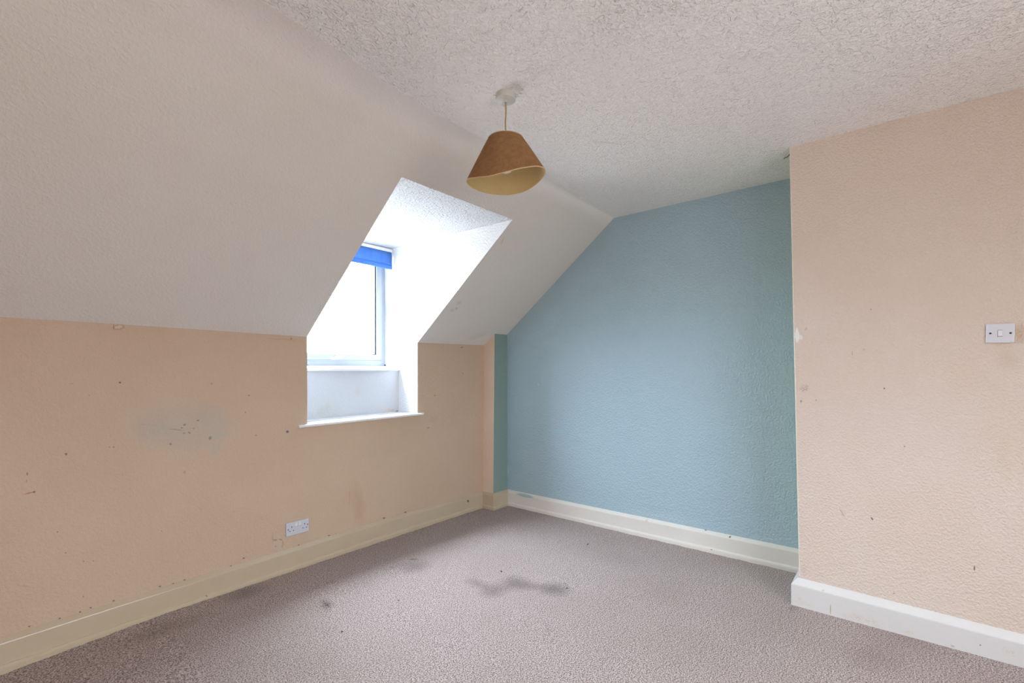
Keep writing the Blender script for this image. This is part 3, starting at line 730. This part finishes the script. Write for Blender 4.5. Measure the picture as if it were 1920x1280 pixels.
# window
win = empty_structure('window_1', (1.99, YW, 1.28), 'white plastic dormer window')
def part(name, bm, mt, parent, smooth=False, label=None):
    o = link_mesh(name, bm, mt, None, smooth)
    if parent:
        o.parent = parent
        if parent.type == 'EMPTY': o.matrix_parent_inverse = Matrix.Translation(-parent.location)   # meshes are built in room coordinates
    if label: o['label'] = label
    return o
def ring(bm, x0, x1, z0, z1, wl, wr, wb, wt, y0, y1, bev=.003):
    """mitred rectangular frame"""
    o = [(x0, z0), (x1, z0), (x1, z1), (x0, z1)]; i_ = [(x0+wl, z0+wb), (x1-wr, z0+wb), (x1-wr, z1-wt), (x0+wl, z1-wt)]
    c2 = bev
    ii = [(x0+wl-c2, z0+wb-c2), (x1-wr+c2, z0+wb-c2), (x1-wr+c2, z1-wt+c2), (x0+wl-c2, z1-wt+c2)]
    oo = [(x0+c2, z0+c2), (x1-c2, z0+c2), (x1-c2, z1-c2), (x0+c2, z1-c2)]
    loops = [[(p, y1) for p in o], [(p, y0+c2) for p in o], [(p, y0) for p in oo], [(p, y0) for p in ii], [(p, y0+c2) for p in i_], [(p, y1) for p in i_]]
    V = [[bm.verts.new((p[0], y, p[1])) for p, y in lp] for lp in loops]
    for a, b_ in zip(V, V[1:]+[V[0]]):
        for k in range(4): bm.faces.new((a[k], a[(k+1) % 4], b_[(k+1) % 4], b_[k]))
WX0, WX1 = DL+.003, 2.434
bm = bmesh.new(); ring(bm, WX0, WX1, 1.283, 2.258, .044, .044, .050, .044, YW, YW+.06)
part('frame', bm, M_upvc, win)
bm = bmesh.new(); ring(bm, WX0+.040, WX1-.040, 1.329, 2.220, .054, .054, .048, .05, YW-.012, YW+.045, .005)
sash = part('sash', bm, M_upvc, win)
gx0, gx1, gz0, gz1 = WX0+.094, WX1-.094, 1.377, 2.170
bm = bmesh.new(); ring(bm, gx0-.001, gx1+.001, gz0-.001, gz1+.001, .012, .012, .006, .006, YW-.004, YW+.02, .001)
part('gasket', bm, M_gasket, sash)
bm = bmesh.new(); box(bm, gx0, gx1, YW+.012, YW+.016, gz0, gz1)
part('pane', bm, M_glass, sash)
bm = bmesh.new(); box(bm, WX0+.041, WX1-.041, YW-.001, YW+.01, 1.3285, 1.331)
box(bm, WX1-.043, WX1-.0390, YW-.001, YW+.01, 1.33, 2.22); box(bm, WX0+.0395, WX0+.042, YW-.001, YW+.01, 1.33, 2.22)
part('seal_line', bm, plastic('grey_seal', (.08, .085, .10)), win)
# stay handle on the bottom rail
bm = bmesh.new()
box(bm, 1.962, 2.012, YW-.022, YW-.011, 1.338, 1.360, .004)
lathe(bm, [(0, 0), (.011, 0), (.011, .009), (.007, .013), (0, .013)], 20, (1.988, YW-.030, 1.351))
tube(bm, [(1.99, YW-.032, 1.350), (1.965, YW-.040, 1.345), (1.935, YW-.042, 1.337), (1.915, YW-.040, 1.334)], .006, 10)
tube(bm, [(1.995, YW-.03, 1.352), (2.02, YW-.034, 1.356), (2.036, YW-.034, 1.358)], .005, 8)
hd = part('handle', bm, M_metal, win, True, 'white window fastener')
bm = bmesh.new(); box(bm, 2.015, 2.037, YW-.036, YW-.031, 1.354, 1.360, .001)
part('catch', bm, M_dark, hd)
bm = bmesh.new(); box(bm, 2.424, 2.436, YW-.004, YW+.004, 1.283, 1.298, .002)
part('sealant', bm, M_gasket, win)

# unseen window added behind the camera to give even fill light
w2 = empty_structure('added_fill_window', ((b0+b1)/2, BACK-.03, c0), 'wide white window added behind the camera for fill light')
def ring_y(bm, x0, x1, z0, z1, w, yf_, d):
    b2 = bmesh.new(); ring(b2, x0, x1, z0, z1, w, w, w, w, 0, d)
    for v in b2.verts: v.co.y = yf_-v.co.y
    me = bpy.data.meshes.new('t'); b2.to_mesh(me); b2.free(); bm.from_mesh(me); bpy.data.meshes.remove(me)
bm = bmesh.new(); ring_y(bm, b0, b1, c0, c1, .05, BACK+.01, .05); part('frame', bm, M_upvc, w2)
third = (b1-b0-.1)/2
for k in range(2):
    bm = bmesh.new(); ring_y(bm, b0+.05+k*third, b0+.05+(k+1)*third, c0+.05, c1-.05, .045, BACK, .045); s_ = part('sash', bm, M_upvc, w2)
    bm = bmesh.new(); box(bm, b0+.095+k*third, b0+.005+(k+1)*third, BACK-.022, BACK-.018, c0+.095, c1-.095); part('pane', bm, M_warm_glass, s_)

# ---------------------------------------------------------------- roller blind
bl = thing('roller_blind', 'blue fabric roller blind rolled up at the top of the dormer window', 'blind', (1.99, 3.33, 2.21))
BX0, BX1 = DL+.006, 2.432
yf = 3.285
bm = bmesh.new()
lathe(bm, [(0, 0), (.019, 0), (.019, BX1-BX0-.02), (0, BX1-BX0-.02)], 28)
for v in bm.verts: v.co = Vector((BX0+.01+v.co.z, yf+.0215+v.co.x, 2.205+v.co.y))
part('roll', bm, M_blind, bl, True)
# hanging flap with a faint sag
vv, ff = [], []
nxb = 24
for i in range(nxb+1):
    x = BX0+.006+(BX1-BX0-.008)*i/nxb
    for j, z in enumerate((2.228, 2.205, 2.17, 2.14, 2.118)):
        vv.append((x, yf+.0015*math.sin(x*23+z*9)+(.004 if j == 0 else 0), z))
for i in range(nxb):
    for j in range(4): a = i*5+j; ff.append((a, a+5, a+6, a+1))
fl = surf('fabric', vv, ff, M_blind, None, smooth=True)
mo = fl.modifiers.new('thick', 'SOLIDIFY'); mo.thickness = .0012
fl.parent = bl; fl.matrix_parent_inverse = Matrix.Translation(-bl.location)
bm = bmesh.new(); box(bm, BX0+.006, BX1-.002, yf-.006, yf+.005, 2.086, 2.121, .004, 3)
hem = part('hem_bar', bm, M_blind_hem, bl, True)
bm = bmesh.new(); box(bm, BX0, BX1+.004, yf-.002, yf+.05, 2.229, 2.254, .003)
part('head_rail', bm, M_white_gloss, bl, False, 'white head rail')
bm = bmesh.new(); box(bm, BX1-.001, BX1+.003, yf+.002, yf+.045, 2.185, 2.232, .001)
part('bracket', bm, M_white_gloss, bl)

# ---------------------------------------------------------------- pendant lamp
LX, LY = 1.574, 1.323
lamp = thing('pendant_light', 'tan suede cone pendant lampshade with wavy rim hanging on a short cable from the ceiling', 'lamp', (LX, LY, H))
bm = bmesh.new()
lathe(bm, [(0.0442, .002), (.0448, -.004), (.0445, -.012), (.0445, -.012)], 64, (LX, LY, H))
rose = part('ceiling_rose', bm, M_rose, lamp, True)
bm = bmesh.new()
lathe(bm, [(.0436, -.0115), (.0436, -.0215), (.0428, -.0240), (.0405, -.0252), (.012, -.0262), (.0075, -.029), (.006, -.033), (0, -.033)], 64, (LX, LY, H))
part('rose_cover', bm, M_rose, rose, True)
bm = bmesh.new(); tube(bm, [(LX, LY, H-.028), (LX+.0015, LY, H-.07), (LX-.001, LY+.001, H-.12), (LX, LY, H-.165), (LX, LY, 2.235)], .0032, 10)
part('cable', bm, M_cable, lamp, True)
bm = bmesh.new(); box(bm, LX-.004, LX+.004, LY-.004, LY+.004, H-.037, H-.028, .001); part('grommet', bm, M_cable, rose)

# shade: cone whose lower rim waves up and down
cr = Vector((math.sin(YAW), -math.cos(YAW)))   # the shade's long axis runs left-right as seen from the doorway
cf = Vector((math.cos(YAW), math.sin(YAW)))
SH_TOP, SH_BOT, R0, R1 = 2.246, 2.085, .0765, .171
dip_tab = [(0, -.002), (25, .000), (60, .018), (90, .016), (125, .004), (155, -.002), (180, 0), (212, .022), (240, .054), (256, .057), (279, .045), (311, .022), (335, .004), (360, -.002)]
def dip(deg):
    d = deg % 360
    for (a, va), (b_, vb) in zip(dip_tab, dip_tab[1:]):
        if d <= b_:
            t = (d-a)/(b_-a); t = t*t*(3-2*t); return va+(vb-va)*t
    return 0
NS, NV = 96, 14
def shade_pt(deg, t, dr=0.0):
    a = math.radians(deg)
    dsm = sum(dip(deg+k*6) for k in range(-3, 4))/7
    zb = SH_BOT+.019*math.cos(a)-dsm
    z = SH_TOP+(zb-SH_TOP)*t
    rb = R1
    r = R0+(rb-R0)*(t**.97)+dr
    d = cr*(math.cos(a)*r)+cf*(math.sin(a)*r)
    return Vector((LX+d.x, LY+d.y, z))
def shade_shell(dr, flip=False, t0=0.0, t1=1.0):
    vv, ff = [], []
    for j in range(NV+1):
        t = t0+(t1-t0)*j/NV
        for i in range(NS): vv.append(tuple(shade_pt(i*360/NS, t, dr)))
    for j in range(NV):
        for i in range(NS):
            a = j*NS+i; b_ = j*NS+(i+1) % NS
            ff.append((a, b_, b_+NS, a+NS) if flip else (a, a+NS, b_+NS, b_))
    return vv, ff
vv, ff = shade_shell(0)
sh = surf('lamp_shade', vv, ff, M_shade, smooth=True); sh.parent = lamp; sh.matrix_parent_inverse = Matrix.Translation(-lamp.location)
vv, ff = shade_shell(-.0016, True)
li = surf('shade_lining', vv, ff, M_shade_in, smooth=True); li.parent = sh
bm = bmesh.new()
for t in (0.0, 1.0):
    R = []
    for i in range(NS):
        p = shade_pt(i*360/NS, t); c0_ = Vector((LX, LY, p.z)); d = (p-c0_).normalized()
        R.append([bm.verts.new(p+d*(.0018*math.cos(k*math.pi/3)-.0008)+Vector((0, 0, .0022*math.sin(k*math.pi/3)))) for k in range(6)])
    for i in range(NS):
        for k in range(6): bm.faces.new((R[i][k], R[(i+1) % NS][k], R[(i+1) % NS][(k+1) % 6], R[i][(k+1) % 6]))
rb_ = part('rim_binding', bm, M_shade_rim, None, True); rb_.parent = sh
# fitting: ring with three spokes, lamp holder and bulb
bm = bmesh.new()
for k in range(3):
    a = math.radians(30+120*k); d = Vector((math.cos(a), math.sin(a), 0))
    tube(bm, [Vector((LX, LY, 2.218))+d*.019, Vector((LX, LY, 2.226))+d*.045, Vector((LX, LY, 2.243))+d*.075], .0016, 8)
tube(bm, [Vector((LX, LY, 2.218))+.020*Vector((math.cos(q*math.pi/12), math.sin(q*math.pi/12), 0)) for q in range(25)], .0022, 8)
part('shade_ring', bm, M_metal, lamp, True)
bm = bmesh.new(); lathe(bm, [(0, .050), (.006, .050), (.010, .044), (.016, .036), (.017, .010), (.0185, .008), (.0185, 0), (.0155, -.001), (.0155, -.016), (0, -.016)], 32, (LX, LY, 2.201))
part('lamp_holder', bm, M_rose, lamp, True)
bm = bmesh.new()
lathe(bm, [(.012, .099), (.0125, .078), (.016, .066), (.0235, .052), (.0285, .036), (.0295, .026), (.0275, .014), (.022, .0055), (.012, .0008), (0, 0)], 40, (LX, LY, 2.102))
part('bulb', bm, M_bulb, lamp, True, 'white opal light bulb')

# ---------------------------------------------------------------- double socket on the window wall
SX, SZ = 1.468, .2555
so_ = thing('wall_socket', 'white double plug socket low on the peach wall above the skirting', 'socket', (SX, A, SZ))
bm = bmesh.new()
box(bm, SX-.0735, SX+.0735, A-.010, A, SZ-.041, SZ+.041, .003, 3)
part('face_plate', bm, M_plate, so_)
for sx_ in (-.0165, .0065):
    bm = bmesh.new(); box(bm, SX+sx_-.0075+.005, SX+sx_+.0085+.005, A-.0145, A-.009, SZ+.010, SZ+.033, .0015)
    for v in bm.verts:
        if v.co.y < A-.012 and v.co.z < SZ+.018: v.co.y += .0025
    part('rocker_switch', bm, M_rocker, so_)
    bm = bmesh.new(); box(bm, SX+sx_-.0085+.005, SX+sx_+.0095+.005, A-.0106, A-.0098, SZ+.0085, SZ+.0115); part('switch_gap', bm, plastic('grey_gap', (.25, .23, .24)), so_)
for cx, vs in ((-.0385, 1), (.0455, 1)):
    for (dx, dz, w, hh) in ((0, .012, .0045, .0085), (-.0115, -.012, .0075, .0045), (.0115, -.012, .0075, .0045)):
        bm = bmesh.new(); box(bm, SX+cx+dx-w/2, SX+cx+dx+w/2, A-.0107, A-.0095, SZ+dz-hh/2, SZ+dz+hh/2); part('pin_hole', bm, M_dark, so_)
for dx in (-.0605, .0650):
    bm = bmesh.new(); lathe(bm, [(0, 0), (.0040, 0), (.0034, .0012), (0, .0014)], 16)
    for v in bm.verts: v.co = Vector((SX+dx+v.co.x, A-.0098-v.co.z, SZ+v.co.y+(.0 if dx < 0 else .004)))
    part('screw', bm, M_screw, so_)

# ---------------------------------------------------------------- light switch on the breast
sw = thing('light_switch', 'white light switch plate with a small rocker and two dark screws on pale peach wall', 'switch', (X, -.3265, 1.4035))
bm = bmesh.new()
def on_breast(u, v, w):                   # u to the right in the picture (-y), v up, w out of the wall
    a = math.radians(-1.2); u2 = u*math.cos(a)-v*math.sin(a); v2 = u*math.sin(a)+v*math.cos(a)
    return Vector((X-w, -.3265-u2, 1.4035+v2))
def bbox(bm, u0, u1, v0, v1, w0, w1, bev=0, seg=2, taper=0):
    b2 = bmesh.new(); box(b2, u0, u1, v0, v1, w0, w1, bev, seg)
    for v in b2.verts: v.co = on_breast(*v.co)
    me = bpy.data.meshes.new('t'); b2.to_mesh(me); b2.free(); bm.from_mesh(me); bpy.data.meshes.remove(me)
bbox(bm, -.0435, .0435, -.0415, .0415, 0, .010, .0035, 3); part('face_plate', bm, M_switch_plate, sw)
bm = bmesh.new(); bbox(bm, -.0075, .0062, -.0125, .0125, .009, .0135, .0012)
for v in bm.verts:
    if v.co.x < X-.012 and v.co.z > 1.407: v.co.x += .003
rk = part('rocker', bm, M_rocker, sw)
bm = bmesh.new(); bbox(bm, -.0085, -.0074, -.0165, .0135, .0096, .0104); bbox(bm, -.0085, .0062, .0127, .0139, .0096, .0104); bbox(bm, -.0075, .0072, -.0143, -.0128, .0096, .0104)
part('rocker_gap', bm, plastic('dark_gap', (.12, .09, .10)), sw)
for u in (-.0305, .0305):
    bm = bmesh.new(); lathe(bm, [(0, 0), (.0042, 0), (.0036, .0012), (0, .0014)], 18)
    for v in bm.verts: v.co = on_breast(u+v.co.x, v.co.y, .0098+v.co.z)
    part('screw', bm, M_dark, sw)
bm = bmesh.new(); bbox(bm, .029, .036, -.0352, -.0338, .0097, .0101); part('print_mark', bm, M_red, sw)

# ---------------------------------------------------------------- stub of wire at the ceiling corner
wr = thing('wire_end', 'short dark wire end poking from the ceiling beside the top of the breast corner', 'wire', (3.0, .478, H))
bm = bmesh.new(); tube(bm, [(2.998, .475, H+.002), (3.001, .480, H-.010), (3.007, .490, H-.014), (3.014, .502, H-.012), (3.018, .508, H-.016)], .0022, 8)
part('wire', bm, M_dark, wr, True)
